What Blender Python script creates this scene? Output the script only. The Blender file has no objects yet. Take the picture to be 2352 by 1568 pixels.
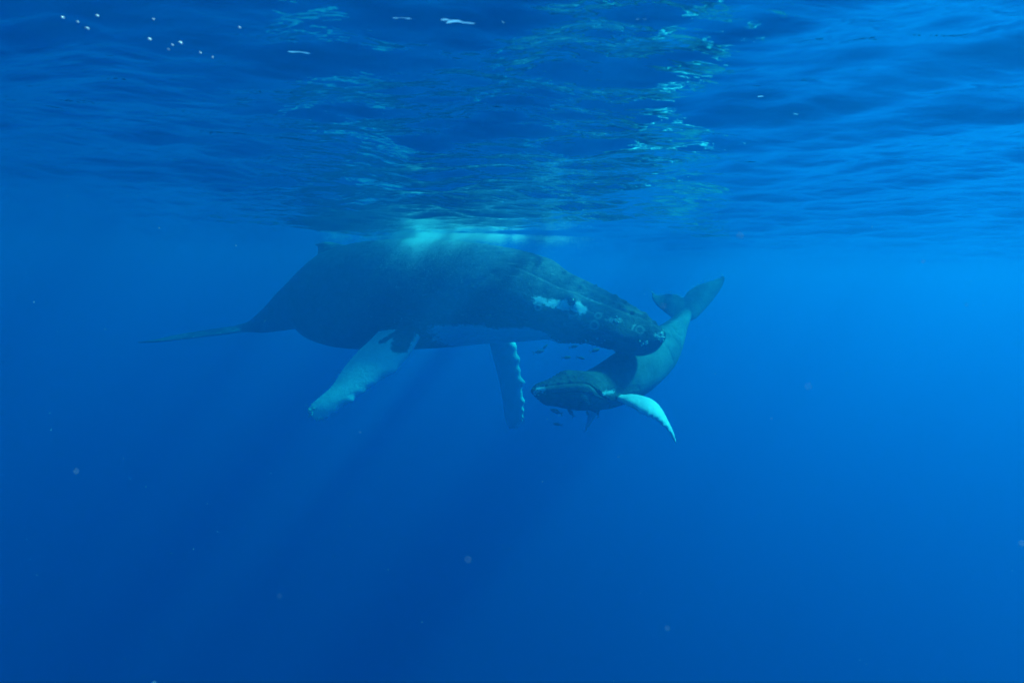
import bpy, bmesh, math, random
import numpy as np
from mathutils import Vector, Matrix
from mathutils.bvhtree import BVHTree

SC = bpy.context.scene
COL = SC.collection
rng = np.random.default_rng(7)
random.seed(7)

# ------------------------------------------------------------------ camera
CAM = np.array([0.0, 0.0, -0.72])           # the diver's camera, 0.7 m under the surface
FPX = 1176.0                                # focal length in units of half the picture width (18 mm)
PITCH = math.radians(-7.8)
ROLL = math.radians(1.9)
_f = np.array([0, math.cos(PITCH), math.sin(PITCH)])
_r0 = np.array([1.0, 0, 0])
_u0 = np.cross(_r0, _f)
_r = _r0 * math.cos(ROLL) + _u0 * math.sin(ROLL)
_u = -_r0 * math.sin(ROLL) + _u0 * math.cos(ROLL)
cam_d = bpy.data.cameras.new('camera')
cam = bpy.data.objects.new('camera', cam_d)
COL.objects.link(cam)
cam.matrix_world = Matrix(((_r[0], _u[0], -_f[0], CAM[0]),
                           (_r[1], _u[1], -_f[1], CAM[1]),
                           (_r[2], _u[2], -_f[2], CAM[2]), (0, 0, 0, 1)))
cam_d.sensor_width = 36.0
cam_d.lens = 18.0
cam_d.clip_start = 0.02
cam_d.clip_end = 2000.0
cam_d.dof.use_dof = True
cam_d.dof.focus_distance = 9.0
cam_d.dof.aperture_fstop = 2.4
SC.camera = cam

# ------------------------------------------------------------------ sky and sun
SUN = np.array([0.60, 0.13, 0.785]); SUN /= np.linalg.norm(SUN)
world = bpy.data.worlds.new('World'); SC.world = world
world.use_nodes = True
wn = world.node_tree.nodes; wl = world.node_tree.links
sky = wn.new('ShaderNodeTexSky'); sky.sky_type = 'NISHITA'; sky.sun_disc = False
sky.sun_elevation = math.asin(SUN[2]); sky.sun_rotation = math.atan2(SUN[0], SUN[1])
bg = wn['Background']; bg.inputs['Strength'].default_value = 0.15
wl.new(sky.outputs[0], bg.inputs['Color'])
sun_d = bpy.data.lights.new('sun', 'SUN')
sun_d.energy = 5.0; sun_d.angle = math.radians(6.0); sun_d.color = (1.0, 0.96, 0.88)
sun = bpy.data.objects.new('sun', sun_d); COL.objects.link(sun)
sun.rotation_euler = Vector(-SUN).to_track_quat('-Z', 'Y').to_euler()

SC.view_settings.view_transform = 'Standard'
SC.view_settings.look = 'None'
SC.view_settings.gamma = 1.0
SC.view_settings.use_curve_mapping = False
SC.view_settings.exposure = 1.38
SC.render.engine = 'CYCLES'
SC.cycles.use_denoising = True
SC.cycles.denoiser = 'OPENIMAGEDENOISE'
SC.cycles.volume_bounces = 3
SC.cycles.max_bounces = 8
SC.cycles.caustics_reflective = False
SC.cycles.caustics_refractive = False
SC.cycles.sample_clamp_indirect = 4.0

# ------------------------------------------------------------------ helpers
def P(x, y, d):
    """A point of the place: the direction of a spot in the photograph (2352 px wide) at d metres."""
    return CAM + d * (_f + _r * (x - 1176.0) / FPX + _u * (784.0 - y) / FPX)

def hermite(t, T, V):
    """Smooth curve through the rows of V at parameters T (finite difference tangents)."""
    T = np.asarray(T, float); V = np.asarray(V, float)
    if V.ndim == 1: V = V[:, None]
    m = np.zeros_like(V)
    d = (V[1:] - V[:-1]) / (T[1:] - T[:-1])[:, None]
    h = (T[1:] - T[:-1])[:, None]
    m[1:-1] = (d[:-1] * h[1:] + d[1:] * h[:-1]) / (h[:-1] + h[1:])
    m[0] = d[0]; m[-1] = d[-1]
    t = np.clip(np.asarray(t, float), T[0], T[-1])
    i = np.clip(np.searchsorted(T, t, side='right') - 1, 0, len(T) - 2)
    hh = (T[i + 1] - T[i]); u = ((t - T[i]) / hh)[:, None]; hh = hh[:, None]
    return ((2*u**3 - 3*u**2 + 1) * V[i] + (u**3 - 2*u**2 + u) * hh * m[i]
            + (-2*u**3 + 3*u**2) * V[i + 1] + (u**3 - u**2) * hh * m[i + 1])

def unit(v):
    v = np.asarray(v, float)
    return v / np.maximum(np.linalg.norm(v, axis=-1, keepdims=True), 1e-9)

def ring_mesh(rings):
    """Closed skin over a list of rings (n,3)."""
    n = rings[0].shape[0]; k = len(rings)
    V = np.concatenate(rings + [rings[0].mean(0)[None], rings[-1].mean(0)[None]])
    F = []
    for i in range(k - 1):
        for j in range(n):
            a = i*n + j; b = i*n + (j+1) % n
            F.append((a, b, b + n, a + n))
    c0, c1 = k*n, k*n + 1
    for j in range(n):
        F.append((c0, (j+1) % n, j))
        F.append((c1, (k-1)*n + j, (k-1)*n + (j+1) % n))
    return V, F

def body_loft(C, S, U, W, HU, HD, NU, ND, nphi=64):
    ph = np.linspace(0, 2*np.pi, nphi, endpoint=False)
    c, s = np.cos(ph), np.sin(ph)
    rings = []
    for i in range(len(C)):
        n = np.where(s >= 0, NU[i], ND[i])
        x = np.sign(c) * np.abs(c) ** (2/n) * W[i]
        z = np.sign(s) * np.abs(s) ** (2/n) * np.where(s >= 0, HU[i], HD[i])
        rings.append(C[i] + x[:, None]*S[i] + z[:, None]*U[i])
    return ring_mesh(rings)

def blade(L, T, th, k=60, nphi=24, knobs=()):
    """A fin: leading and trailing edge points from root to tip with half thickness."""
    L = np.asarray(L, float); T = np.asarray(T, float); th = np.asarray(th, float)
    t = np.linspace(0, 1, len(L)); tt = np.linspace(0, 1, k)
    L2, T2, h2 = hermite(tt, t, L), hermite(tt, t, T), hermite(tt, t, th)[:, 0]
    mid = (L2 + T2) / 2; span = unit(np.gradient(mid, axis=0))
    ph = np.linspace(0, 2*np.pi, nphi, endpoint=False)
    rings = []
    for i in range(k):
        ch = (L2[i] - T2[i]) / 2; nrm = unit(np.cross(ch, span[i]))
        x = np.cos(ph); z = np.sin(ph) * (0.62 + 0.38*x)      # thick in front, thin behind
        e = sum(a*math.exp(-((tt[i] - t0)/w)**2) for t0, a, w in knobs)
        xk = x + (e/np.linalg.norm(ch))*np.clip(x, 0, 1)**2
        rings.append(mid[i] + xk[:, None]*ch + (z*h2[i])[:, None]*nrm)
    return ring_mesh(rings)

def fuse(parts, voxel, smooth=2):
    """Several closed shells grown together into one continuous skin."""
    me = bpy.data.meshes.new('tmp'); bm = bmesh.new()
    for V, F in parts:
        vs = [bm.verts.new(v) for v in V]
        for f in F:
            try: bm.faces.new([vs[i] for i in f])
            except ValueError: pass
    bmesh.ops.recalc_face_normals(bm, faces=bm.faces[:])
    bm.to_mesh(me); bm.free()
    ob = bpy.data.objects.new('tmp', me); COL.objects.link(ob)
    m = ob.modifiers.new('r', 'REMESH'); m.mode = 'VOXEL'; m.voxel_size = voxel; m.use_smooth_shade = True
    s = ob.modifiers.new('s', 'SMOOTH'); s.factor = 0.5; s.iterations = smooth
    dg = bpy.context.evaluated_depsgraph_get()
    out = bpy.data.meshes.new_from_object(ob.evaluated_get(dg))
    bpy.data.objects.remove(ob); bpy.data.meshes.remove(me)
    return out

def co_of(me):
    a = np.empty(len(me.vertices)*3, np.float32); me.vertices.foreach_get('co', a); return a.reshape(-1, 3).astype(float)
def no_of(me):
    a = np.empty(len(me.vertices)*3, np.float32); me.vertices.foreach_get('normal', a); return a.reshape(-1, 3).astype(float)
def set_co(me, c):
    me.vertices.foreach_set('co', c.astype(np.float32).ravel()); me.update()
def set_attr(me, name, v):
    a = me.attributes.new(name, 'FLOAT', 'POINT'); a.data.foreach_set('value', np.asarray(v, np.float32))
def smoothstep(a, b, x):
    t = np.clip((x - a) / (b - a), 0, 1); return t*t*(3 - 2*t)
def tree_of(me):
    c = [tuple(v.co) for v in me.vertices]
    return BVHTree.FromPolygons(c, [tuple(p.vertices) for p in me.polygons])
def hit(tree, x, y, fallback=None):
    d = Vector(P(x, y, 1.0) - CAM).normalized()
    loc, n, i, dist = tree.ray_cast(Vector(CAM), d)
    if loc is None:
        return None if fallback is None else P(x, y, fallback)
    return np.array(loc)
def dist_pts(co, pt):
    return np.linalg.norm(co - pt, axis=1)
def dist_poly(co, pts):
    """Distance of every vertex to a polyline, and the place along it 0..1."""
    best = np.full(len(co), 1e9); where = np.zeros(len(co)); n = len(pts) - 1
    lo = np.min(pts, 0) - 0.6; hi = np.max(pts, 0) + 0.6
    idx = np.nonzero(np.all((co > lo) & (co < hi), axis=1))[0]
    c = co[idx]; b = best[idx]; w = where[idx]
    for i in range(n):
        a, d = pts[i], pts[i+1] - pts[i]
        t = np.clip(((c - a) @ d) / max(d @ d, 1e-9), 0, 1)
        e = np.linalg.norm(c - a - t[:, None]*d, axis=1)
        m = e < b; b[m] = e[m]; w[m] = (i + t[m]) / n
    best[idx] = b; where[idx] = w
    return best, where
def wob(co, f, seed):
    """Cheap smooth noise, about -1..1."""
    r = np.random.default_rng(seed); v = np.zeros(len(co))
    for i in range(7):
        k = unit(r.normal(size=3)) * f * r.uniform(0.6, 1.5)
        v += np.sin(co @ k + r.uniform(0, 6.28))
    return v / 3.0
def link(name, me, mat=None, parent=None, label=None, cat=None, group=None, kind=None, smooth=True):
    ob = bpy.data.objects.new(name, me); COL.objects.link(ob)
    if mat: me.materials.clear(); me.materials.append(mat)
    if smooth and len(me.polygons):
        me.polygons.foreach_set('use_smooth', np.ones(len(me.polygons), bool))
    ob.parent = parent
    for k, v in (('label', label), ('category', cat), ('group', group), ('kind', kind)):
        if v: ob[k] = v
    return ob
def raw_mesh(name, V, F):
    me = bpy.data.meshes.new(name); me.from_pydata([tuple(v) for v in V], [], [tuple(f) for f in F]); me.update(); return me
def fast_mesh(name, V, F):
    """Mesh from arrays, all faces with the same number of corners."""
    V = np.asarray(V, np.float32); F = np.asarray(F, np.int32); n = F.shape[1]
    me = bpy.data.meshes.new(name)
    me.vertices.add(len(V)); me.vertices.foreach_set('co', V.ravel())
    me.loops.add(F.size); me.loops.foreach_set('vertex_index', F.ravel())
    me.polygons.add(len(F)); me.polygons.foreach_set('loop_start', np.arange(0, F.size, n, dtype=np.int32))
    me.update(calc_edges=True); return me

_bm = bmesh.new(); bmesh.ops.create_icosphere(_bm, subdivisions=1, radius=1.0)
ICO1 = (np.array([v.co[:] for v in _bm.verts]), np.array([[v.index for v in f.verts] for f in _bm.faces])); _bm.free()
_bm = bmesh.new(); bmesh.ops.create_icosphere(_bm, subdivisions=3, radius=1.0)
ICO3 = (np.array([v.co[:] for v in _bm.verts]), np.array([[v.index for v in f.verts] for f in _bm.faces])); _bm.free()
OCT = (np.array([[1,0,0],[-1,0,0],[0,1,0],[0,-1,0],[0,0,1],[0,0,-1]], float),
       np.array([[0,2,4],[2,1,4],[1,3,4],[3,0,4],[2,0,5],[1,2,5],[3,1,5],[0,3,5]]))
def swarm(name, pts, rad, base=ICO1):
    V = (base[0][None]*np.asarray(rad)[:, None, None] + np.asarray(pts)[:, None, :]).reshape(-1, 3)
    F = (base[1][None] + (np.arange(len(pts))*len(base[0]))[:, None, None]).reshape(-1, 3)
    return fast_mesh(name, V, F)

# ------------------------------------------------------------------ materials
def new_mat(name):
    m = bpy.data.materials.new(name); m.use_nodes = True
    return m, m.node_tree.nodes, m.node_tree.links
def plain(name, col, rough=0.5, spec=0.2):
    m, n, l = new_mat(name); b = n['Principled BSDF']
    b.inputs['Base Color'].default_value = (*col, 1); b.inputs['Roughness'].default_value = rough
    b.inputs['Specular IOR Level'].default_value = spec
    return m

def skin_mat(name, dark, dark2, pale, scale):
    """Whale skin: dark hide with blotches, pale pigment where the attribute 'pale' says, ragged at its edge."""
    m, n, l = new_mat(name); b = n['Principled BSDF']
    tc = n.new('ShaderNodeTexCoord')
    def noise(s, det=6, rough=0.6):
        t = n.new('ShaderNodeTexNoise'); t.inputs['Scale'].default_value = s
        t.inputs['Detail'].default_value = det; t.inputs['Roughness'].default_value = rough
        l.new(tc.outputs['Object'], t.inputs['Vector']); return t
    n1, n2, n3 = noise(1.3*scale), noise(7*scale, 8, 0.7), noise(22*scale, 6, 0.75)
    r = n.new('ShaderNodeValToRGB'); r.color_ramp.elements[0].position = 0.40; r.color_ramp.elements[1].position = 0.62
    r.color_ramp.elements[0].color = (*dark, 1); r.color_ramp.elements[1].color = (*dark2, 1)
    add = n.new('ShaderNodeMath'); add.operation = 'MULTIPLY_ADD'; add.inputs[1].default_value = 0.45
    l.new(n2.outputs['Fac'], add.inputs[0])
    mul = n.new('ShaderNodeMath'); mul.operation = 'MULTIPLY'; mul.inputs[1].default_value = 0.55
    l.new(n1.outputs['Fac'], mul.inputs[0]); l.new(mul.outputs[0], add.inputs[2]); l.new(add.outputs[0], r.inputs['Fac'])
    # fine scrapes running along the body
    mp = n.new('ShaderNodeMapping'); mp.inputs['Rotation'].default_value = (0, 0, math.radians(27.6))
    mp.inputs['Scale'].default_value = (1.2*scale, 9*scale, 9*scale); l.new(tc.outputs['Object'], mp.inputs['Vector'])
    ns = n.new('ShaderNodeTexNoise'); ns.inputs['Scale'].default_value = 2.2; ns.inputs['Detail'].default_value = 7; ns.inputs['Roughness'].default_value = 0.72
    l.new(mp.outputs[0], ns.inputs['Vector'])
    sr = n.new('ShaderNodeMapRange'); sr.inputs['From Min'].default_value = 0.57; sr.inputs['From Max'].default_value = 0.74
    sr.inputs['To Max'].default_value = 0.5; l.new(ns.outputs['Fac'], sr.inputs['Value'])
    scr = n.new('ShaderNodeMix'); scr.data_type = 'RGBA'; l.new(sr.outputs[0], scr.inputs['Factor']); l.new(r.outputs[0], scr.inputs['A'])
    scr.inputs['B'].default_value = (0.5, 0.52, 0.52, 1)
    at = n.new('ShaderNodeAttribute'); at.attribute_name = 'pale'
    # ragged threshold: pale + (noise - 0.5) * k
    e = n.new('ShaderNodeMath'); e.operation = 'MULTIPLY_ADD'; e.inputs[1].default_value = 1.5; e.inputs[2].default_value = -0.75
    n4 = noise(11*scale, 10, 0.78)
    l.new(n4.outputs['Fac'], e.inputs[0])
    e2 = n.new('ShaderNodeMath'); e2.operation = 'ADD'; l.new(e.outputs[0], e2.inputs[0]); l.new(at.outputs['Fac'], e2.inputs[1])
    mr = n.new('ShaderNodeMapRange'); mr.inputs['From Min'].default_value = 0.40; mr.inputs['From Max'].default_value = 0.60
    l.new(e2.outputs[0], mr.inputs['Value'])
    mix = n.new('ShaderNodeMix'); mix.data_type = 'RGBA'
    l.new(mr.outputs[0], mix.inputs['Factor']); l.new(scr.outputs['Result'], mix.inputs['A']); mix.inputs['B'].default_value = (*pale, 1)
    at2 = n.new('ShaderNodeAttribute'); at2.attribute_name = 'grey'
    mix2 = n.new('ShaderNodeMix'); mix2.data_type = 'RGBA'
    l.new(at2.outputs['Fac'], mix2.inputs['Factor']); l.new(mix.outputs['Result'], mix2.inputs['A'])
    mix2.inputs['B'].default_value = (*[p*0.62 for p in pale], 1)
    l.new(mix2.outputs['Result'], b.inputs['Base Color'])
    b.inputs['Roughness'].default_value = 0.55; b.inputs['Specular IOR Level'].default_value = 0.12
    bp = n.new('ShaderNodeBump'); bp.inputs['Strength'].default_value = 0.55; bp.inputs['Distance'].default_value = 0.045/scale
    hb = n.new('ShaderNodeMath'); hb.operation = 'MULTIPLY_ADD'; hb.inputs[1].default_value = 1.6
    l.new(n2.outputs['Fac'], hb.inputs[0]); l.new(n3.outputs['Fac'], hb.inputs[2]); l.new(hb.outputs[0], bp.inputs['Height']); l.new(bp.outputs[0], b.inputs['Normal'])
    return m

M_MOTHER = skin_mat('mother_skin', (0.022, 0.030, 0.038), (0.13, 0.145, 0.15), (0.88, 0.90, 0.90), 1.0)
M_CALF = skin_mat('calf_skin', (0.035, 0.042, 0.046), (0.13, 0.145, 0.145), (0.78, 0.80, 0.80), 2.0)
M_BARN = plain('barnacle_shell', (0.62, 0.62, 0.58), 0.8)
M_FOAM = plain('bubble_foam', (0.9, 0.92, 0.92), 0.4)
M_SNOW = plain('marine_snow', (0.40, 0.60, 0.66), 0.8)
M_FISH = plain('fish_skin', (0.22, 0.24, 0.25), 0.45)
M_EYE = plain('eye_wet', (0.015, 0.013, 0.012), 0.15, 0.5)

GOBO = 17.6                                    # shifts the light-and-shade noise put into the surface's transparency
def water_mat():
    """Seen from below: total reflection outside Snell's window, the sky through it inside."""
    m, n, l = new_mat('water_surface'); n.clear()
    out = n.new('ShaderNodeOutputMaterial'); mix = n.new('ShaderNodeMixShader')
    tr = n.new('ShaderNodeBsdfTransparent'); gl = n.new('ShaderNodeBsdfGlossy'); gl.inputs['Roughness'].default_value = 0.0
    gl.inputs['Color'].default_value = (1, 1, 1, 1); tr.inputs['Color'].default_value = (1, 1, 1, 1)
    fr = n.new('ShaderNodeFresnel'); fr.inputs['IOR'].default_value = 1.333
    tc = n.new('ShaderNodeTexCoord'); mp = n.new('ShaderNodeMapping')
    mp.inputs['Rotation'].default_value = (0, 0, math.radians(12)); mp.inputs['Scale'].default_value = (0.55, 1.25, 1.0)
    l.new(tc.outputs['Object'], mp.inputs['Vector'])
    na = n.new('ShaderNodeTexNoise'); na.inputs['Scale'].default_value = 4.0; na.inputs['Detail'].default_value = 2.5
    na.inputs['Roughness'].default_value = 0.45; na.inputs['Distortion'].default_value = 0.6
    l.new(mp.outputs[0], na.inputs['Vector'])
    nb = n.new('ShaderNodeTexNoise'); nb.inputs['Scale'].default_value = 13.0; nb.inputs['Detail'].default_value = 2.0
    nb.inputs['Roughness'].default_value = 0.5; nb.inputs['Distortion'].default_value = 0.4
    l.new(mp.outputs[0], nb.inputs['Vector'])
    sm = n.new('ShaderNodeMath'); sm.operation = 'MULTIPLY_ADD'; sm.inputs[1].default_value = 0.42
    l.new(nb.outputs['Fac'], sm.inputs[0]); l.new(na.outputs['Fac'], sm.inputs[2])
    bp = n.new('ShaderNodeBump'); bp.inputs['Strength'].default_value = 1.0; bp.inputs['Distance'].default_value = 0.021
    npz = n.new('ShaderNodeTexNoise'); npz.inputs['Scale'].default_value = 0.9; npz.inputs['Detail'].default_value = 2.0
    l.new(mp.outputs[0], npz.inputs['Vector'])
    rp = n.new('ShaderNodeMapRange'); rp.inputs['From Min'].default_value = 0.38; rp.inputs['From Max'].default_value = 0.62
    rp.inputs['To Min'].default_value = 0.45; rp.inputs['To Max'].default_value = 1.0; l.new(npz.outputs['Fac'], rp.inputs['Value'])
    l.new(rp.outputs[0], bp.inputs['Strength'])
    l.new(sm.outputs[0], bp.inputs['Height'])
    l.new(bp.outputs[0], fr.inputs['Normal']); l.new(bp.outputs[0], gl.inputs['Normal'])
    # noise in the transparent colour stands in for waves focusing sunlight into shafts
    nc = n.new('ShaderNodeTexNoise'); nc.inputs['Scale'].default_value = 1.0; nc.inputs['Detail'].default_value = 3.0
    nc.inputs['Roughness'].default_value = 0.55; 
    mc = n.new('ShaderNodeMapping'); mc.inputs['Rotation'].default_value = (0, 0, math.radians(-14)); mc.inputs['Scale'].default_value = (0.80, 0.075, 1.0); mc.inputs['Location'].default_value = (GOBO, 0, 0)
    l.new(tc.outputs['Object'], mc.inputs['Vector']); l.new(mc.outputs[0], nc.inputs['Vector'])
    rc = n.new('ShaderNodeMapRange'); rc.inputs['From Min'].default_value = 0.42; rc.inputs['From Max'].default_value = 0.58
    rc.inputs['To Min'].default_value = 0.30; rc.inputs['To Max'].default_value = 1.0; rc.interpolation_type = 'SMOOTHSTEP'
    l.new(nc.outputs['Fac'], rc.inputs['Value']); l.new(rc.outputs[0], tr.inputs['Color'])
    l.new(fr.outputs[0], mix.inputs['Fac']); l.new(tr.outputs[0], mix.inputs[1]); l.new(gl.outputs[0], mix.inputs[2])
    l.new(mix.outputs[0], out.inputs['Surface'])
    return m

def haze_mat():
    m, n, l = new_mat('sea_water_haze'); n.clear()
    out = n.new('ShaderNodeOutputMaterial'); v = n.new('ShaderNodeVolumePrincipled')
    v.inputs['Color'].default_value = (0.001, 0.0575, 0.155, 1)
    v.inputs['Absorption Color'].default_value = (0.0, 0.735, 0.878, 1)
    v.inputs['Density'].default_value = 0.40
    v.inputs['Anisotropy'].default_value = 0.45
    l.new(v.outputs[0], out.inputs['Volume'])
    return m

# ------------------------------------------------------------------ the water surface
def waves(X, Y, cell):
    Z = np.zeros_like(X)
    r = np.random.default_rng(33)
    wind = math.radians(78)
    for i in range(90):
        lam = 0.11 * (60.0 ** (i/89.0))
        th = wind + r.normal()*(0.75 if lam < 1.2 else 0.55)
        k = 2*np.pi/lam
        slope = 0.0232 * (1.0 if lam < 2.5 else (2.5/lam)**0.6) * r.uniform(0.5, 1.3) * (1.25 if 0.22 < lam < 1.4 else 0.85)
        w = smoothstep(1.6, 3.5, lam/cell)
        wx = X + 0.25*np.sin(Y*0.9 + i); wy = Y + 0.25*np.sin(X*0.8 + 2*i)
        ph = k*(wx*math.cos(th) + wy*math.sin(th)) + r.uniform(0, 6.28)
        Z += w * slope/k * (np.sin(ph) + 0.22*np.cos(2*ph))
    return Z

def build_surface():
    # polar net round the camera's plan position, fine in front and near
    a_front = np.linspace(math.radians(-62), math.radians(62), 430)
    a_back = np.linspace(math.radians(62), math.radians(298), 70)[1:-1]
    ang = np.concatenate([a_front, a_back])                 # from +Y towards +X
    R = np.geomspace(0.35, 150.0, 900)
    X = R[:, None]*np.sin(ang)[None]; Y = R[:, None]*np.cos(ang)[None]
    cell = np.gradient(R)[:, None]                          # net size: waves shorter than it are left out
    Z = waves(X, Y, cell)
    # a gentle trough of the swell in front of the whale
    V = np.stack([X, Y, Z], -1).reshape(-1, 3)
    na = len(ang); nr = len(R)
    i = np.arange(nr-1)[:, None]; j = np.arange(na)[None]
    a = i*na + j; b = i*na + (j+1) % na
    F = np.stack([a, b, b+na, a+na], -1).reshape(-1, 4)[:, ::-1]
    # close the hole over the camera with a small fan of quads collapsed to a centre
    c = len(V); V = np.concatenate([V, [[0, 0, Z[0].mean()]]])
    me = fast_mesh('water_surface', V, F)
    bm = bmesh.new(); bm.from_mesh(me); bm.verts.ensure_lookup_table()
    cv = bm.verts[c]
    for j in range(na): bm.faces.new((cv, bm.verts[(j+1) % na], bm.verts[j]))
    bmesh.ops.recalc_face_normals(bm, faces=bm.faces[:])
    if sum(f.normal.z for f in bm.faces[:200]) < 0: bmesh.ops.reverse_faces(bm, faces=bm.faces[:])
    bm.to_mesh(me); bm.free()
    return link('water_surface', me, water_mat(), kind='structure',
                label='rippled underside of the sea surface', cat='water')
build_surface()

# ------------------------------------------------------------------ the mother whale
def axis_depth(px):
    k = (px - 1176.0)/1176.0
    t = (13.0*k + 6.76)/(9.19 + 4.8*k)
    return 13.0 - 4.8*t

def build_mother():
    #        x    top  bottom  width/height  centre-line  n_up  n_down
    st = [(545, 746, 762, 1.30, 0.5, 2.0, 2.0),
          (575, 737, 762, 0.90, 0.5, 2.0, 2.0),
          (605, 710, 764, 0.62, 0.5, 1.9, 2.0),
          (650, 664, 759, 0.60, 0.5, 1.9, 2.0),
          (690, 629, 758, 0.66, 0.5, 1.9, 2.0),
          (712, 610, 775, 0.68, 0.5, 1.9, 2.0),
          (745, 586, 789, 0.74, 0.5, 1.9, 2.1),
          (810, 563, 802, 0.84, 0.48, 2.0, 2.2),
          (900, 552, 805, 0.94, 0.46, 2.0, 2.2),
          (1000, 549, 800, 1.00, 0.44, 2.0, 2.2),
          (1100, 557, 792, 1.04, 0.42, 2.0, 2.2),
          (1190, 574, 785, 1.08, 0.38, 1.95, 2.2),
          (1262, 597, 779, 1.14, 0.34, 1.8, 2.2),
          (1300, 621, 780, 1.18, 0.32, 1.65, 2.2),
          (1350, 645, 787, 1.20, 0.30, 1.6, 2.2),
          (1400, 670, 798, 1.20, 0.30, 1.6, 2.2),
          (1450, 699, 816, 1.14, 0.33, 1.65, 2.1),
          (1485, 724, 815, 1.12, 0.38, 1.8, 2.1),
          (1512, 747, 799, 1.20, 0.42, 1.9, 2.0),
          (1527, 762, 778, 1.40, 0.45, 2.0, 2.0)]
    T = np.array([s[0] for s in st], float)
    xs = np.concatenate([np.linspace(545, 1490, 190), np.linspace(1492, 1527, 22)])
    tab = hermite(xs, T, np.array([s[1:] for s in st]))
    dep = np.array([axis_depth(x) for x in xs])
    top = np.array([P(x, a, d) for x, a, d in zip(xs, tab[:, 0], dep)])
    bot = np.array([P(x, b, d) for x, b, d in zip(xs, tab[:, 1], dep)])
    H = np.linalg.norm(top - bot, axis=1)
    frac = tab[:, 3]
    C = bot + (top - bot)*frac[:, None]
    U = unit(top - bot)
    tan = unit(np.gradient(C, axis=0))
    tan = unit(tan*np.array([1, 1, 0.15]))
    S = unit(np.cross(tan, U))
    HU, HD = H*(1-frac), H*frac
    W = H/2*tab[:, 2]
    parts = [body_loft(C, S, U, W, HU, HD, tab[:, 4], tab[:, 5], 72)]

    head = unit(np.array([9.19, -4.8, 0.0])); near = np.array([-head[1], head[0], 0.0]); near = -near if near[1] > 0 else near
    # flukes, nearly level, seen on edge
    B = (top[0] + bot[0])/2
    zt = np.array([0, 0, 1.0])
    offs = [-1.8, -1.73, -1.55, -1.2, -0.75, -0.3, 0, 0.3, 0.75, 1.2, 1.55, 1.73, 1.8]
    lead = [-0.98, -0.80, -0.55, -0.25, 0.05, 0.30, 0.40, 0.30, 0.05, -0.25, -0.55, -0.80, -0.98]
    trail = [-1.12, -1.10, -1.08, -1.02, -0.95, -0.80, -0.62, -0.80, -0.95, -1.02, -1.08, -1.10, -1.12]
    Lp = [B + near*o + head*a - zt*(0.08*abs(o) if o < 0 else 0.14*abs(o)) for o, a in zip(offs, lead)]
    Tp = [B + near*o + head*a - zt*(0.03 + (0.08*abs(o) if o < 0 else 0.14*abs(o))) for o, a in zip(offs, trail)]
    parts.append(blade(Lp, Tp, [0.025, .03, .045, .06, .08, .10, .11, .10, .08, .06, .045, .03, .025], 80))
    # dorsal fin
    d = axis_depth(745)
    parts.append(blade([P(815, 590, d), P(800, 566, d), P(772, 558, d), P(748, 555, d), P(729, 559, d)],
                       [P(720, 622, d), P(722, 596, d), P(729, 582, d), P(729, 571, d), P(721, 562, d)],
                       [0.16, 0.14, 0.09, 0.05, 0.02], 30))
    # near flipper
    Lx = [(995, 690, 10.2), (976, 735, 9.65), (962, 775, 9.32), (930, 826, 9.10), (890, 858, 8.98), (848, 888, 8.90), (806, 918, 8.84), (768, 946, 8.82), (742, 962, 8.84), (727, 967, 8.86)]
    Tx = [(915, 685, 10.45), (903, 728, 9.98), (858, 772, 9.62), (815, 812, 9.36), (785, 850, 9.21), (762, 885, 9.10), (738, 907, 9.02), (716, 926, 8.98), (706, 940, 8.96), (711, 957, 8.93)]
    th = [.20, .20, .20, .18, .16, .14, .12, .09, .06, .03]
    kn = [(0.425, .09, .034), (0.53, .025, .026), (0.60, .045, .022), (0.675, .07, .026), (0.77, .03, .022), (0.84, .04, .02), (0.91, .02, .02)]
    parts.append(blade([P(*p) for p in Lx], [P(*p) for p in Tx], th, 200, 32, kn))
    # far flipper
    Lx = [(1148, 715, 10.7), (1166, 755, 11.1), (1180, 790, 11.25), (1188, 825, 11.3), (1193, 860, 11.33), (1197, 895, 11.35), (1199, 930, 11.38), (1199, 960, 11.42), (1190, 982, 11.5)]
    Tx = [(1085, 715, 10.9), (1106, 755, 11.3), (1124, 790, 11.5), (1133, 825, 11.58), (1142, 860, 11.62), (1150, 895, 11.65), (1155, 930, 11.68), (1159, 962, 11.68), (1169, 986, 11.66)]
    th = [.2, .2, .19, .17, .15, .13, .11, .08, .03]
    kn = [(0.27, .05, .04), (0.375, .07, .034), (0.47, .04, .03), (0.565, .13, .034), (0.65, .02, .026), (0.72, .08, .03), (0.80, .05, .026), (0.87, .05, .02), (0.92, .03, .016)]
    parts.append(blade([P(*p) for p in Lx], [P(*p) for p in Tx], th, 200, 32, kn))

    me = fuse(parts, 0.021, 3)
    co = co_of(me)
    # place of each vertex along the spine and round it
    near_i = np.empty(len(co), int)
    for a in range(0, len(co), 20000):
        c = co[a:a+20000]
        near_i[a:a+20000] = np.argmin(((c[:, None, :] - C[None])**2).sum(2), axis=1)
    rel = co - C[near_i]
    u = (rel*S[near_i]).sum(1); v = (rel*U[near_i]).sum(1)
    rad = np.hypot(u/W[near_i], v/np.where(v > 0, HU[near_i], HD[near_i]))
    px = xs[near_i]
    on_body = rad < 1.12
    phi = np.arctan2(v, np.abs(u))
    nrm = no_of(me)
    disp = 0.012*wob(co, 2.2, 3)*on_body + 0.004*wob(co, 9.0, 4)
    # throat pleats along the lower flank
    pl = smoothstep(960, 1060, px)*(1 - smoothstep(1430, 1490, px))*smoothstep(-0.55, -0.8, phi)*on_body
    disp -= 0.022*pl*(0.5 + 0.5*np.cos(phi*70))**3
    # ragged growth under the chin
    chin = smoothstep(1275, 1300, px)*(1 - smoothstep(1425, 1445, px))*smoothstep(-1.15, -1.4, phi)*on_body
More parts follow.
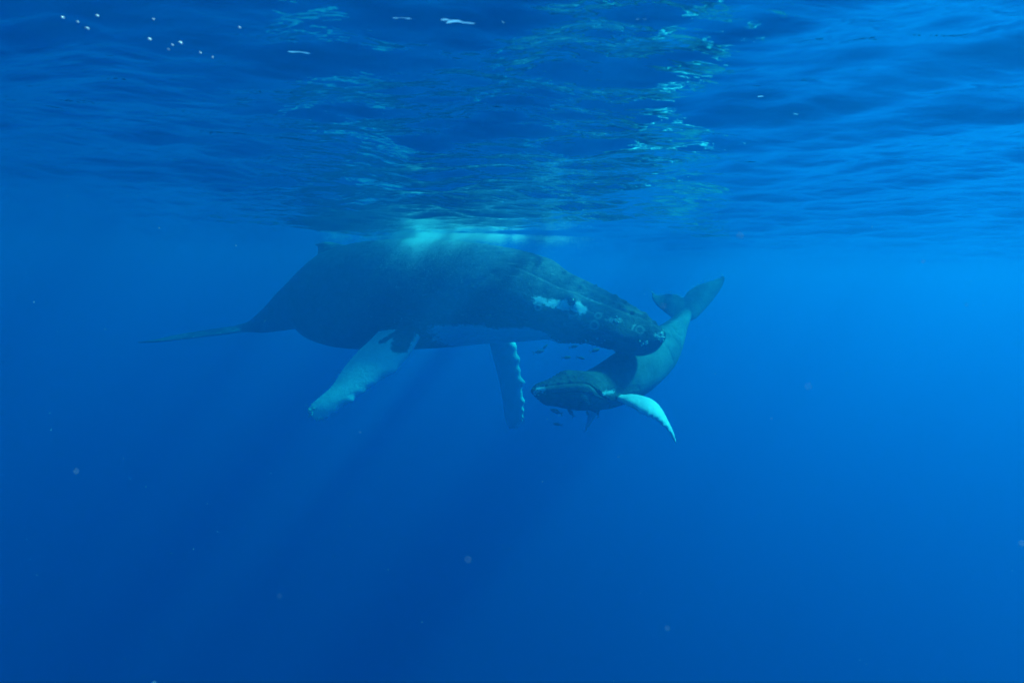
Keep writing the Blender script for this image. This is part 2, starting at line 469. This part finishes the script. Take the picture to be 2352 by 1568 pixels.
    disp += chin*(0.035*np.abs(wob(co, 22, 8)) + 0.03*np.abs(wob(co, 40, 9)))
    tree = tree_of(me)
    # lip line
    lip = np.array([p for p in (hit(tree, x, y) for x, y in [(1188, 616), (1225, 632), (1265, 650), (1310, 668), (1350, 684), (1390, 699), (1430, 715), (1470, 731), (1505, 747), (1522, 760)]) if p is not None])
    dl, wl_ = dist_poly(co, lip)
    disp -= 0.010*np.exp(-(dl/0.025)**2)
    # head knobs (tubercles): rows on the rostrum
    knobs = [(1298, 625), (1322, 634), (1345, 645), (1368, 654), (1392, 667), (1413, 679), (1437, 692), (1459, 705), (1480, 721), (1502, 738),
             (1310, 645), (1335, 655), (1362, 668), (1388, 682), (1412, 693), (1440, 707), (1468, 722), (1493, 738),
             (1290, 640), (1425, 700), (1375, 674), (1350, 662), (1455, 716), (1405, 676), (1380, 662), (1430, 688), (1470, 714)]
    for i, (x, y) in enumerate(knobs):
        p = hit(tree, x + 1.5*math.sin(i*3.1), y + 3)
        if p is None: continue
        s = 0.045 + 0.02*math.sin(i*1.7)
        disp += ((0.038 if i < 10 else 0.024) + 0.012*math.cos(i*2.3))*np.exp(-(dist_pts(co, p)/s)**2)
    # brow bulge over the eye
    eye = hit(tree, 1313, 693)
    disp += 0.13*np.exp(-(dist_pts(co, eye)/0.14)**2)
    # blowhole crest and the fold behind it
    bh = hit(tree, 1262, 606)
    if bh is not None: disp += 0.06*np.exp(-(dist_pts(co, bh)/0.25)**2)
    sh = dist_poly(co, np.array([hit(tree, x, y) for x, y in [(1130, 628), (1100, 650), (1078, 672), (1060, 700)]]))[0]
    disp -= 0.03*np.exp(-(sh/0.08)**2)
    set_co(me, co + nrm*disp[:, None])
    co = co_of(me)

    # ---- pigment
    pale = np.zeros(len(co)); grey = np.zeros(len(co))
    # pale flippers: everything well away from the trunk below it
    fl_near = (~on_body) & (co[:, 1] < 10.6) & (co[:, 0] < 0) & (px > 760) & (v < 0)
    fl_far = (~on_body) & (u*np.sign((S[near_i][:, 1])) > 0) & (px > 1000) & (v < 0)
    root = hit(tree, 938, 742); mid = P(900, 800, 9.6)
    r1 = dist_poly(co, np.array([hit(tree, x, y) for x, y in [(925, 735), (935, 752), (930, 770), (920, 790)]]))[0]
    r2 = dist_poly(co, np.array([hit(tree, x, y) for x, y in [(925, 752), (905, 768), (890, 776), (880, 782)]]))[0]
    rr = np.minimum(r1 - 0.14, r2 - 0.035)
    pale = np.where(fl_near, np.clip(0.5 + (rr - 0.04)*5.0, -0.5, 1.4), pale)
    pale = np.where(fl_far, 1.3, pale)
    # fluke edge scars
    tail = (px < 575) & (~on_body | (rad > 1.0))
    pale = np.where(tail & (rad > 1.2), 0.30, pale)
    # white slash before the eye
    sl, ws = dist_poly(co, np.array([hit(tree, x, y) for x, y in [(1234, 688), (1252, 693), (1275, 698), (1296, 702)]]))
    pale = np.maximum(pale, np.clip(0.66 - (sl - 0.02)*4, 0, 0.66)*(sl < 0.3))
    sl, ws = dist_poly(co, np.array([hit(tree, x, y) for x, y in [(1296, 701), (1310, 702), (1322, 700), (1326, 706), (1337, 711)]]))
    pale = np.maximum(pale, np.clip(0.95 - (sl - 0.02)*7, 0, 1.2)*(sl < 0.3))
    sl = dist_pts(co, hit(tree, 1312, 690)); pale = np.where(sl < 0.085, np.minimum(pale, 0.42 + (sl - 0.06)*4), pale)
    # barnacle scars: rings
    for x, y, r, s in [(1236, 705, 7.5, .9), (1299, 713, 0, .5), (1316, 716, 10, .6), (1322, 709, 4, .5), (1365, 746, 9.5, .9), (1374, 724, 7, .85), (1470, 757, 8.5, .6), (1404, 734, 4, 1.2),
                       (1343, 716, 0, 0), (1312, 727, 4, .45), (1330, 731, 3.5, .45), (1297, 745, 3, .4), (1422, 735, 5, .8)]:
        if r == 0: continue
        p = hit(tree, x, y)
        if p is None: continue
        R = r*np.linalg.norm(p - CAM)/1176.0
        q = np.abs(dist_pts(co, p) - R)
        grey = np.maximum(grey, s*0.75*np.clip(1.25 - q/0.017, 0, 1))
    # streaks and specks
    for pts, s, w in [([(1337, 742), (1350, 738), (1370, 733), (1378, 731)], .45, .014), ([(1347, 749), (1358, 746)], .4, .012), ([(1452, 756), (1456, 748), (1459, 746)], .8, .017),
                      ([(1370, 717), (1385, 719)], .6, .012), ([(1345, 746), (1340, 747)], .4, .02), ([(1390, 732), (1396, 735)], .7, .016), ([(1416, 737), (1421, 735), (1424, 730)], .9, .014),
                      ([(1340, 712), (1352, 715), (1362, 719)], .55, .016), ([(1100, 645), (1090, 655)], .4, .03), ([(1505, 770), (1515, 776)], .9, .03), ([(1518, 782), (1521, 775)], .9, .03),
                      ([(1480, 783), (1487, 786), (1484, 790)], .6, .02), ([(1512, 765), (1523, 768)], .5, .02), ([(1380, 722), (1383, 726)], .6, .015)]:
        q = [hit(tree, *p) for p in pts]
        q = np.array([p for p in q if p is not None])
        if len(q) < 2: continue
        dd = dist_poly(co, q)[0]
        grey = np.maximum(grey, s*np.clip(1.3 - dd/w, 0, 1))
    grey = np.maximum(grey, 0.26*np.exp(-(dl/0.012)**2)*(wl_ < 0.97))
    grey = np.maximum(grey, 0.8*np.exp(-(dl/0.02)**2)*smoothstep(0.42, 0.45, wl_)*(1-smoothstep(0.52, 0.55, wl_))*(wob(co, 60, 31) > 0.1))
    # pale belly
    bel = smoothstep(990, 1100, px)*(1 - smoothstep(1270, 1330, px))*smoothstep(-0.30, -0.6, phi + 0.06*wob(co, 5, 12))*on_body
    pale = np.maximum(pale, 0.85*bel)
    # scrapes on the shoulder
    for k in range(9):
        x0 = 915 + 4*k*(k % 3); y0 = 716 + 3.2*k
        q = [hit(tree, x0 + i*9, y0 + 0.25*i*i) for i in range(5)]
        q = np.array([p for p in q if p is not None])
        if len(q) > 1: grey = np.maximum(grey, 0.16*np.clip(1.2 - dist_poly(co, q)[0]/0.012, 0, 1))
    set_attr(me, 'pale', pale); set_attr(me, 'grey', grey)
    ob = link('humpback_whale', me, M_MOTHER, label='huge dark humpback whale with white flippers, its back touching the surface', cat='whale')
    # eye
    e = swarm('eye', [eye + unit(CAM - eye)*0.09], [0.065], ICO3)
    link('eye', e, M_EYE, ob)
    # barnacles: snout, chin edge and flipper edges
    bp, br = [], []
    tree2 = tree_of(me)
    def put(x, y, n, sx, sy, r0, r1):
        for _ in range(n):
            p = hit(tree2, x + random.gauss(0, sx), y + random.gauss(0, sy))
            if p is not None and np.linalg.norm(p - CAM) < 12.5: bp.append(p); br.append(random.uniform(r0, r1))
    put(1521, 770, 18, 3, 8, .010, .022); put(1514, 776, 9, 5, 4, .008, .016)
    put(1483, 786, 10, 7, 4, .010, .02); put(1360, 785, 10, 30, 4, .015, .03)
    put(712, 940, 26, 4, 10, .012, .028); put(730, 962, 16, 9, 4, .012, .026); put(1203, 966, 10, 4, 6, .012, .028)
    put(1420, 735, 6, 6, 4, .010, .018); put(930, 735, 8, 25, 8, .008, .014)
    link('barnacle_cluster', swarm('barnacle_cluster', np.array(bp), np.array(br)), M_BARN, ob, kind='stuff')
    return ob, tree2
MOTHER, MTREE = build_mother()

# ------------------------------------------------------------------ the calf
def build_calf():
    #       centre px, depth, half thickness px (up, down), width ratio, n_up, n_down
    st = [(1221, 898, 7.50, 3, 4, 1.5, 2.0, 2.0),
          (1230, 897, 7.52, 12, 15, 1.1, 1.8, 2.0),
          (1248, 896, 7.55, 20, 31, 1.0, 1.7, 2.1),
          (1272, 896, 7.60, 30, 36, 0.98, 1.7, 2.2),
          (1296, 896, 7.68, 43, 41, 0.95, 1.8, 2.2),
          (1322, 896, 7.78, 46, 46, 0.95, 1.9, 2.2),
          (1352, 894, 8.02, 42, 49, 1.0, 2.0, 2.2),
          (1388, 886, 8.42, 50, 53, 1.0, 2.0, 2.1),
          (1430, 868, 8.90, 57, 57, 1.0, 2.0, 2.0),
          (1472, 840, 9.35, 57, 56, 0.98, 2.0, 2.0),
          (1508, 808, 9.85, 48, 51, 0.95, 2.0, 2.0),
          (1537, 775, 10.28, 36, 36, 0.85, 2.0, 2.0),
          (1558, 746, 10.55, 23, 22, 0.75, 2.0, 2.0),
          (1571, 724, 10.75, 15, 15, 0.8, 2.0, 2.0),
          (1577, 706, 10.85, 9, 9, 1.0, 2.0, 2.0)]
    A = np.array(st)
    T = np.concatenate([[0], np.cumsum(np.hypot(np.diff(A[:, 0]), np.diff(A[:, 1])))])
    tt = np.concatenate([np.linspace(0, 30, 30), np.linspace(30, T[-1], 130)[1:]])
    B = hermite(tt, T, A)
    C = np.array([P(*b[:3]) for b in B])
    # tangent (snout to tail) and up, square to it and to the line of sight, rolled a little so that the back leans away
    tan = unit(np.gradient(C, axis=0))
    view = unit(C - CAM)
    up0 = unit(np.cross(view, tan)); up0[up0[:, 2] < 0] *= -1
    S = unit(np.cross(tan, up0))
    roll = math.radians(10)
    sgn = np.sign((S*view).sum(1))[:, None]
    U = unit(up0*math.cos(roll) + S*sgn*math.sin(roll))
    S = unit(np.cross(tan, U))
    pxm = B[:, 2]/1176.0
    HU, HD = B[:, 3]*pxm, B[:, 4]*pxm
    W = (HU + HD)/2*B[:, 5]
    parts = [body_loft(C, S, U, W, HU, HD, B[:, 6], B[:, 7], 72)]
    # flukes, spread and tipped towards us
    Lq = [(1499, 674, 10.55), (1498, 684, 10.55), (1507, 700, 10.58), (1528, 718, 10.62), (1552, 734, 10.66), (1575, 738, 10.7), (1597, 732, 10.72), (1622, 708, 10.82), (1645, 680, 10.92), (1660, 656, 11.0), (1665, 640, 11.02)]
    Tq = [(1496, 671, 10.6), (1504, 675, 10.62), (1518, 676, 10.66), (1538, 673, 10.7), (1557, 676, 10.74), (1569, 682, 10.78), (1580, 668, 10.82), (1600, 654, 10.9), (1624, 645, 10.98), (1646, 639, 11.04), (1661, 632, 11.06)]
    parts.append(blade([P(*p) for p in Lq], [P(*p) for p in Tq], [.014, .018, .025, .035, .045, .05, .045, .035, .025, .018, .014], 80))
    # near flipper
    Lq = [(1405, 893, 8.35), (1430, 905, 8.05), (1452, 904, 7.75), (1472, 907, 7.60), (1492, 913, 7.48), (1508, 923, 7.42), (1519, 936, 7.38), (1529, 953, 7.36), (1538, 970, 7.36), (1547, 989, 7.38), (1552, 1006, 7.40), (1554, 1016, 7.42)]
    Tq = [(1400, 914, 8.3), (1424, 922, 7.95), (1440, 931, 7.64), (1457, 939, 7.48), (1474, 949, 7.36), (1490, 954, 7.30), (1503, 959, 7.28), (1517, 971, 7.28), (1530, 983, 7.30), (1541, 997, 7.33), (1547, 1010, 7.37), (1551, 1018, 7.40)]
    kn = [(0.34, .018, .025), (0.45, .035, .022), (0.53, .03, .02), (0.60, .018, .018), (0.68, .024, .02), (0.77, .016, .018), (0.86, .014, .015)]
    parts.append(blade([P(*p) for p in Tq], [P(*p) for p in Lq], [.075, .075, .07, .065, .06, .054, .048, .04, .032, .025, .018, .009], 140, 28, kn))
    # far flipper, hanging below the chest
    Lq = [(1385, 915, 8.4), (1378, 942, 8.6), (1366, 958, 8.7), (1358, 972, 8.75), (1350, 984, 8.8), (1345, 992, 8.82)]
    Tq = [(1355, 915, 8.4), (1352, 940, 8.6), (1349, 955, 8.7), (1347, 968, 8.75), (1344, 980, 8.8), (1342, 990, 8.82)]
    parts.append(blade([P(*p) for p in Lq], [P(*p) for p in Tq], [.07, .06, .05, .04, .03, .015], 50))
    me = fuse(parts, 0.0115, 2)
    co = co_of(me); nrm = no_of(me)
    ni = np.empty(len(co), int)
    for a in range(0, len(co), 20000):
        ni[a:a+20000] = np.argmin(((co[a:a+20000][:, None] - C[None])**2).sum(2), axis=1)
    rel = co - C[ni]; u = (rel*S[ni]).sum(1); v = (rel*U[ni]).sum(1)
    rad = np.hypot(u/W[ni], v/np.where(v > 0, HU[ni], HD[ni])); on = rad < 1.12
    s = tt[ni]; phi = np.arctan2(v, np.abs(u))
    tree = tree_of(me)
    disp = 0.006*wob(co, 5, 3)*on + 0.002*wob(co, 20, 4)
    H = lambda pts: np.array([p for p in (hit(tree, *q) for q in pts) if p is not None])
    # mouth line and the lip standing proud below it
    mouth = H([(1229, 891), (1250, 888), (1280, 884), (1310, 881), (1335, 879.5), (1352, 882), (1364, 890), (1372, 900), (1379, 908), (1392, 914)])
    dm, wm = dist_poly(co, mouth)
    disp -= 0.022*np.exp(-(dm/0.014)**2)
    below = (v < 0.35*HU[ni])
    lipm = dist_poly(co, H([(1235, 896), (1260, 893), (1300, 888), (1335, 886), (1352, 890), (1362, 898)]))[0]
    disp += 0.022*np.exp(-(lipm/0.05)**2)
    # throat grooves, curving from the lip corner to the chest
    ridge = np.zeros(len(co))
    for k in range(8):
        g = H([(1262 + 6*k, 905 + 4.0*k), (1295 + 3*k, 903 + 4.6*k), (1325, 901 + 5.0*k), (1350 + k, 904 + 4.8*k), (1368, 913 + 3.7*k), (1400, 919 + 2.7*k), (1428, 920 + 2.2*k)])
        if len(g) > 2:
            dg_, wg = dist_poly(co, g)
            disp -= 0.024*np.exp(-(dg_/0.013)**2)*smoothstep(0.0, 0.1, wg)
            ridge = np.maximum(ridge, np.exp(-(dg_/0.014)**2)*smoothstep(0.05, 0.4, wg))
    # folds over the flipper
    for k in range(4):
        g = H([(1405, 906 - 3*k), (1425, 902 - 3*k), (1450, 896 - 3*k), (1470, 893 - 2.5*k)])
        if len(g) > 2: disp -= 0.008*np.exp(-(dist_poly(co, g)[0]/0.010)**2)
    # creases down the flank near the tail
    for pts in [[(1500, 760), (1520, 780), (1535, 800), (1545, 825)], [(1540, 760), (1548, 775), (1556, 785)], [(1545, 750), (1555, 765), (1566, 772)]]:
        g = H(pts)
        if len(g) > 2: disp -= 0.016*np.exp(-(dist_poly(co, g)[0]/0.04)**2)
    # eye bulge, knobs on the upper jaw
    eye = hit(tree, 1377, 896)
    disp += 0.03*np.exp(-(dist_pts(co, eye)/0.06)**2)
    kn = [(1232, 886), (1238, 880), (1246, 877), (1255, 873), (1264, 869), (1272, 864), (1280, 859), (1288, 855), (1240, 885), (1250, 881), (1262, 877), (1275, 873), (1290, 868), (1306, 864), (1320, 862),
          (1224, 893), (1226, 902), (1231, 905), (1238, 906), (1300, 857), (1258, 882), (1284, 878), (1310, 874)]
    for i, (x, y) in enumerate(kn):
        p = hit(tree, x, y + 1.5)
        if p is not None: disp += 0.016*np.exp(-(dist_pts(co, p)/0.02)**2)
    bh = hit(tree, 1302, 853)
    if bh is not None: disp += 0.02*np.exp(-(dist_pts(co, bh)/0.1)**2)
    set_co(me, co + nrm*disp[:, None]); co = co_of(me)
    pale = np.zeros(len(co)); grey = np.zeros(len(co))
    fl = dist_poly(co, np.array([P(*p) for p in [(1440, 914, 7.75), (1470, 925, 7.52), (1500, 938, 7.36), (1525, 965, 7.32), (1552, 1015, 7.41)]]))[0]
    isfl = (~on) & (fl < 0.3) & (v < 0)
    pale = np.where(isfl, 1.3, pale)
    far = (~on) & (co[:, 1] > 8.35) & (s < 320) & (v < 0)
    pale = np.where(far, 1.2, pale)
    pale = np.maximum(pale, np.where(fl < 0.22, smoothstep(1.0, 1.13, rad)*1.2*(v < 0), 0))
    blot = dist_poly(co, H([(1388, 903), (1402, 901), (1412, 898)]))[0]
    pale = np.maximum(pale, np.clip(0.66 - blot/0.16, 0, 1))
    blot = dist_poly(co, H([(1236, 893), (1248, 895)]))[0]
    pale = np.maximum(pale, np.clip(0.72 - blot/0.16, 0, 1))
    # lighter flank, darker crown
    fl2 = smoothstep(150, 260, s)*(1 - smoothstep(415, 500, s))*smoothstep(0.75, 0.25, phi + 0.10*wob(co, 4, 17))*on
    grey = np.maximum(grey, 0.24*fl2*np.clip(0.65 + 0.35*wob(co, 6, 18) + 0.25*wob(co, 17, 19), 0, 1.4))
    low = smoothstep(10, 40, s)*(1 - smoothstep(140, 190, s))*smoothstep(0.2, -0.2, phi)*on
    grey = np.maximum(grey, 0.07*low)
    grey = np.maximum(grey, 0.32*ridge)
    set_attr(me, 'pale', pale); set_attr(me, 'grey', np.clip(grey, 0, 1))
    ob = link('humpback_calf', me, M_CALF, label='small whale calf under the big whale\'s chin, tail raised behind', cat='whale calf')
    link('eye', swarm('eye', [eye + unit(CAM - eye)*0.012], [0.026], ICO3), M_EYE, ob)
    # fringe of small barnacles on the flukes' rear edge and the chin
    tree2 = tree_of(me); bp, br = [], []
    def put(x, y, n, sx, sy, r0, r1):
        for _ in range(n):
            p = hit(tree2, x + random.gauss(0, sx), y + random.gauss(0, sy))
            if p is not None: bp.append(p); br.append(random.uniform(r0, r1))
    put(1228, 900, 22, 3, 6, .006, .014); put(1236, 922, 6, 3, 3, .006, .012)
    for t in np.linspace(0, 1, 40):
        q = hermite([t], np.linspace(0, 1, 11), np.array([P(x, y, d) for x, y, d in [(1496, 671, 10.6), (1504, 675, 10.62), (1518, 676, 10.66), (1538, 673, 10.7), (1557, 676, 10.74), (1569, 682, 10.78), (1580, 668, 10.82), (1600, 654, 10.9), (1624, 645, 10.98), (1646, 639, 11.04), (1661, 632, 11.06)]]))[0]
        bp.append(q + np.array([random.gauss(0, .01), random.gauss(0, .01), random.gauss(0, .012)])); br.append(random.uniform(.006, .014))
    link('barnacle_cluster', swarm('barnacle_cluster', np.array(bp), np.array(br)), M_BARN, ob, kind='stuff')
    return ob, tree2
CALF, CTREE = build_calf()

# ------------------------------------------------------------------ small fish round the whales
def fish_mesh():
    """One slim jack, 1 long, nose at +X: continuous body with forked tail, dorsal, anal and side fins."""
    x = np.array([-0.36, -0.30, -0.2, -0.05, 0.12, 0.28, 0.40, 0.47, 0.50])
    h = np.array([0.018, 0.03, 0.07, 0.125, 0.15, 0.13, 0.085, 0.04, 0.012])
    xx = np.linspace(-0.36, 0.5, 22); hh = hermite(xx, x, h)[:, 0]
    ph = np.linspace(0, 2*np.pi, 12, endpoint=False)
    rings = [np.stack([np.full(12, a), 0.52*b*np.cos(ph), b*np.sin(ph)], 1) for a, b in zip(xx, hh)]
    parts = [ring_mesh(rings)]
    def fin(pts, t=0.006):
        n = len(pts); V = [(p[0], t, p[1]) for p in pts] + [(p[0], -t, p[1]) for p in pts]
        F = [tuple(range(n)), tuple(range(2*n-1, n-1, -1))] + [(i, i+n, (i+1) % n + n, (i+1) % n) for i in range(n)]
        return np.array(V), F
    parts += [fin([(-0.33, 0.02), (-0.5, 0.16), (-0.56, 0.2), (-0.46, 0.03), (-0.43, 0.0)]),
              fin([(-0.33, -0.02), (-0.43, 0.0), (-0.46, -0.03), (-0.56, -0.2), (-0.5, -0.16)]),
              fin([(0.15, 0.13), (0.02, 0.2), (-0.12, 0.13), (-0.28, 0.06), (-0.3, 0.02), (-0.05, 0.1)]),
              fin([(0.0, -0.1), (-0.06, -0.18), (-0.16, -0.11), (-0.28, -0.06), (-0.3, -0.02), (-0.1, -0.08)])]
    V, F = [], []
    for a, b in parts:
        o = len(V); V += [tuple(p) for p in a]; F += [tuple(i + o for i in f) for f in b]
    me = raw_mesh('fish', V, F)
    bm = bmesh.new(); bm.from_mesh(me); bmesh.ops.recalc_face_normals(bm, faces=bm.faces[:]); bm.to_mesh(me); bm.free()
    return me
FISH = fish_mesh()
# (x, y, depth, length px, heading deg in the picture plane (0 = nose right), label)
fish_list = [
    (1237, 808, 9.9, 26, 12, 'long grey fish nearest the scalloped flipper edge, nose to the right'),
    (1251, 797, 10.2, 18, 42, 'faint small fish close under the big belly, pointing steeply up'),
    (1317, 796, 9.9, 22, 10, 'pale-nosed fish hugging the big whale\'s ragged throat edge'),
    (1366, 805, 9.6, 26, 17, 'darkest fish of the group, nearest the big whale\'s chin'),
    (1301, 821, 9.8, 22, 4, 'lower left fish of the pair swimming level above the calf\'s head'),
    (1334, 822, 9.7, 20, -12, 'lower right fish of the pair, nose dipping, above the calf\'s head'),
    (1278, 945, 8.2, 30, 160, 'faint long fish beneath the calf\'s lower jaw, nose to the left'),
    (1311, 947, 8.1, 26, 125, 'dark thin fish hanging under the calf\'s throat, tail down'),
    (1373, 949, 8.4, 20, 100, 'short dark fish upright below the calf\'s chest'),
    (1364, 955, 8.9, 18, 70, 'tiny fish beside the calf\'s far flipper, tilted nose up'),
    (1350, 950, 8.4, 16, 110, 'tiny fish tucked between throat and far flipper of the calf'),
    (1281, 974, 9.0, 22, 172, 'faintest thin fish, lowest of all under the calf'),
]
for i, (x, y, d, n, deg, lab) in enumerate(fish_list):
    ob = link('fish', FISH, M_FISH, label=lab, cat='fish', group='small fish swimming with the whales')
    a = math.radians(deg); c = P(x, y, d)
    fx = unit(_r*math.cos(a) + _u*math.sin(a) + _f*0.25*math.sin(i*2.3))
    fz = unit(-_r*math.sin(a) + _u*math.cos(a)) if math.cos(a) >= 0 else unit(_r*math.sin(a) - _u*math.cos(a))
    fy = unit(np.cross(fz, fx)); fz = np.cross(fx, fy); L = n*d/1176.0
    ob.matrix_world = Matrix(((fx[0]*L, fy[0]*L, fz[0]*L, c[0]), (fx[1]*L, fy[1]*L, fz[1]*L, c[1]), (fx[2]*L, fy[2]*L, fz[2]*L, c[2]), (0, 0, 0, 1)))

# ------------------------------------------------------------------ air: foam over the back, bubbles, drifting specks
def build_foam():
    pts, rad = [], []
    r = random.Random(5)
    def spray(x, y, gap, rr):
        h = hit(MTREE, x, y)
        dc = axis_depth(min(max(x, 600), 1500))
        if h is None: p = P(x, y, dc - r.uniform(-0.5, 0.5))
        else:
            dist = np.linalg.norm(h - CAM); p = CAM + unit(h - CAM)*(dist - gap)
        pts.append(p); rad.append(rr)
    def edge(x): return 529 + max(0, x - 900)*0.030
    plumes, wts = [], []
    for _ in range(90):
        cx = r.triangular(745, 1345, 950)
        k = math.exp(-((cx - 950)/75)**2) + 0.9*math.exp(-((cx - 1110)/120)**2) + 0.16
        plumes.append((cx, r.uniform(6, 26), r.uniform(8, 26)*(0.45 + 0.8*math.exp(-((cx - 950)/110)**2)))); wts.append((k + 0.25)*r.uniform(0.3, 1.6))
    for _ in range(135000):
        cx, sx, dp = r.choices(plumes, wts)[0]
        x = r.gauss(cx, sx); y = edge(x) + abs(r.gauss(0, 7)) + r.expovariate(1.0/dp)*(0.35 + 0.65*r.random())
        x -= 0.25*(y - edge(x))
        spray(x, y, 0.02 + abs(r.gauss(0, 0.25)), r.uniform(0.0014, 0.0034))
    for _ in range(7000):                                  # thin veil sinking down the flank
        x = r.gauss(960, 110); y = 556 + abs(r.gauss(0, 60))
        spray(x - 0.3*(y - 560), y, r.uniform(0.0, 0.5), r.uniform(0.0012, 0.003))
    pts = np.array(pts); rad = np.array(rad)
    top = waves(pts[:, 0], pts[:, 1], np.full(len(pts), 0.08))
    keep = pts[:, 2] < top - 0.012; pts, rad = pts[keep], rad[keep]
    link('bubble_cloud', swarm('bubble_cloud', pts, rad, OCT), M_FOAM, kind='stuff',
         label='cloud of white bubbles stirred over the big whale\'s back', cat='bubbles')
build_foam()

def bubble_mat():
    m, n, l = new_mat('air_bubble'); b = n['Principled BSDF']
    b.inputs['Base Color'].default_value = (0.93, 0.96, 0.97, 1); b.inputs['Roughness'].default_value = 0.08
    b.inputs['Specular IOR Level'].default_value = 1.0
    b.inputs['Transmission Weight'].default_value = 0.0
    return m
M_BUB = bubble_mat()
bub_me = swarm('bubble', [[0, 0, 0]], [1.0], ICO3)
bubs = [(200, 66, 5.0, 'largest bubble of the group at the far upper left', ), (143, 41, 4.0, 'lone leftmost bubble in the upper left corner'),
        (223, 37, 4.0, 'bubble right above the largest one, near the upper left corner'), (343, 91, 4.6, 'left one of the brightest bubble pair'),
        (414, 99, 4.6, 'right one of the brightest bubble pair'), (387, 114, 3.2, 'small bubble just below and left of the bright pair\'s right one'),
        (396, 104, 2.8, 'tiny bubble touching the bright pair\'s right one'), (352, 45, 3.0, 'single faint bubble high above the bright pair'),
        (460, 122, 3.0, 'small bubble down and right of the bright pair'), (488, 132, 2.6, 'lower rightmost tiny bubble of the trail'),
        (550, 64, 3.0, 'rightmost lone bubble beneath the surface at upper left'), (178, 51, 3.0, 'faint bubble left of the largest one')]
for x, y, rp, lab in bubs:
    d = 1.45
    ob = link('bubble', bub_me, M_BUB, label=lab, cat='bubble', group='loose air bubbles at the upper left')
    c = P(x, y, d)
    s = 0.78*rp*d/1176.0
    if c[2] > -0.03: c = P(x, y, d*0.9); s *= 0.9
    ob.location = c; ob.scale = (s*1.15, s, s*0.85)

def build_snow():
    n = 5200
    d = 1.2 + 9.0*rng.random(n)**0.6
    x = rng.uniform(-300, 2650, n); y = rng.uniform(430, 1750, n)
    rad = (0.0006 + 0.0012*rng.random(n)**3)*(0.6 + d*0.16)
    m = 14                                                  # a few close ones, out of focus
    d[:m] = rng.uniform(0.45, 1.1, m); rad[:m] = rng.uniform(0.0008, 0.0018, m)
    pts = np.array([P(a, b, c) for a, b, c in zip(x, y, d)])
    k = pts[:, 2] < -0.2
    link('drifting_specks', swarm('drifting_specks', pts[k], rad[k]), M_SNOW, kind='stuff',
         label='fine pale specks drifting in the water', cat='plankton')
build_snow()

# ------------------------------------------------------------------ the sea water itself
V = [(x, y, z) for x in (-170, 170) for y in (-170, 170) for z in (-110, 0.9)]
F = [(0, 1, 3, 2), (4, 6, 7, 5), (0, 4, 5, 1), (2, 3, 7, 6), (0, 2, 6, 4), (1, 5, 7, 3)]
hz = link('haze', raw_mesh('haze', V, F), haze_mat(), kind='stuff', smooth=False)
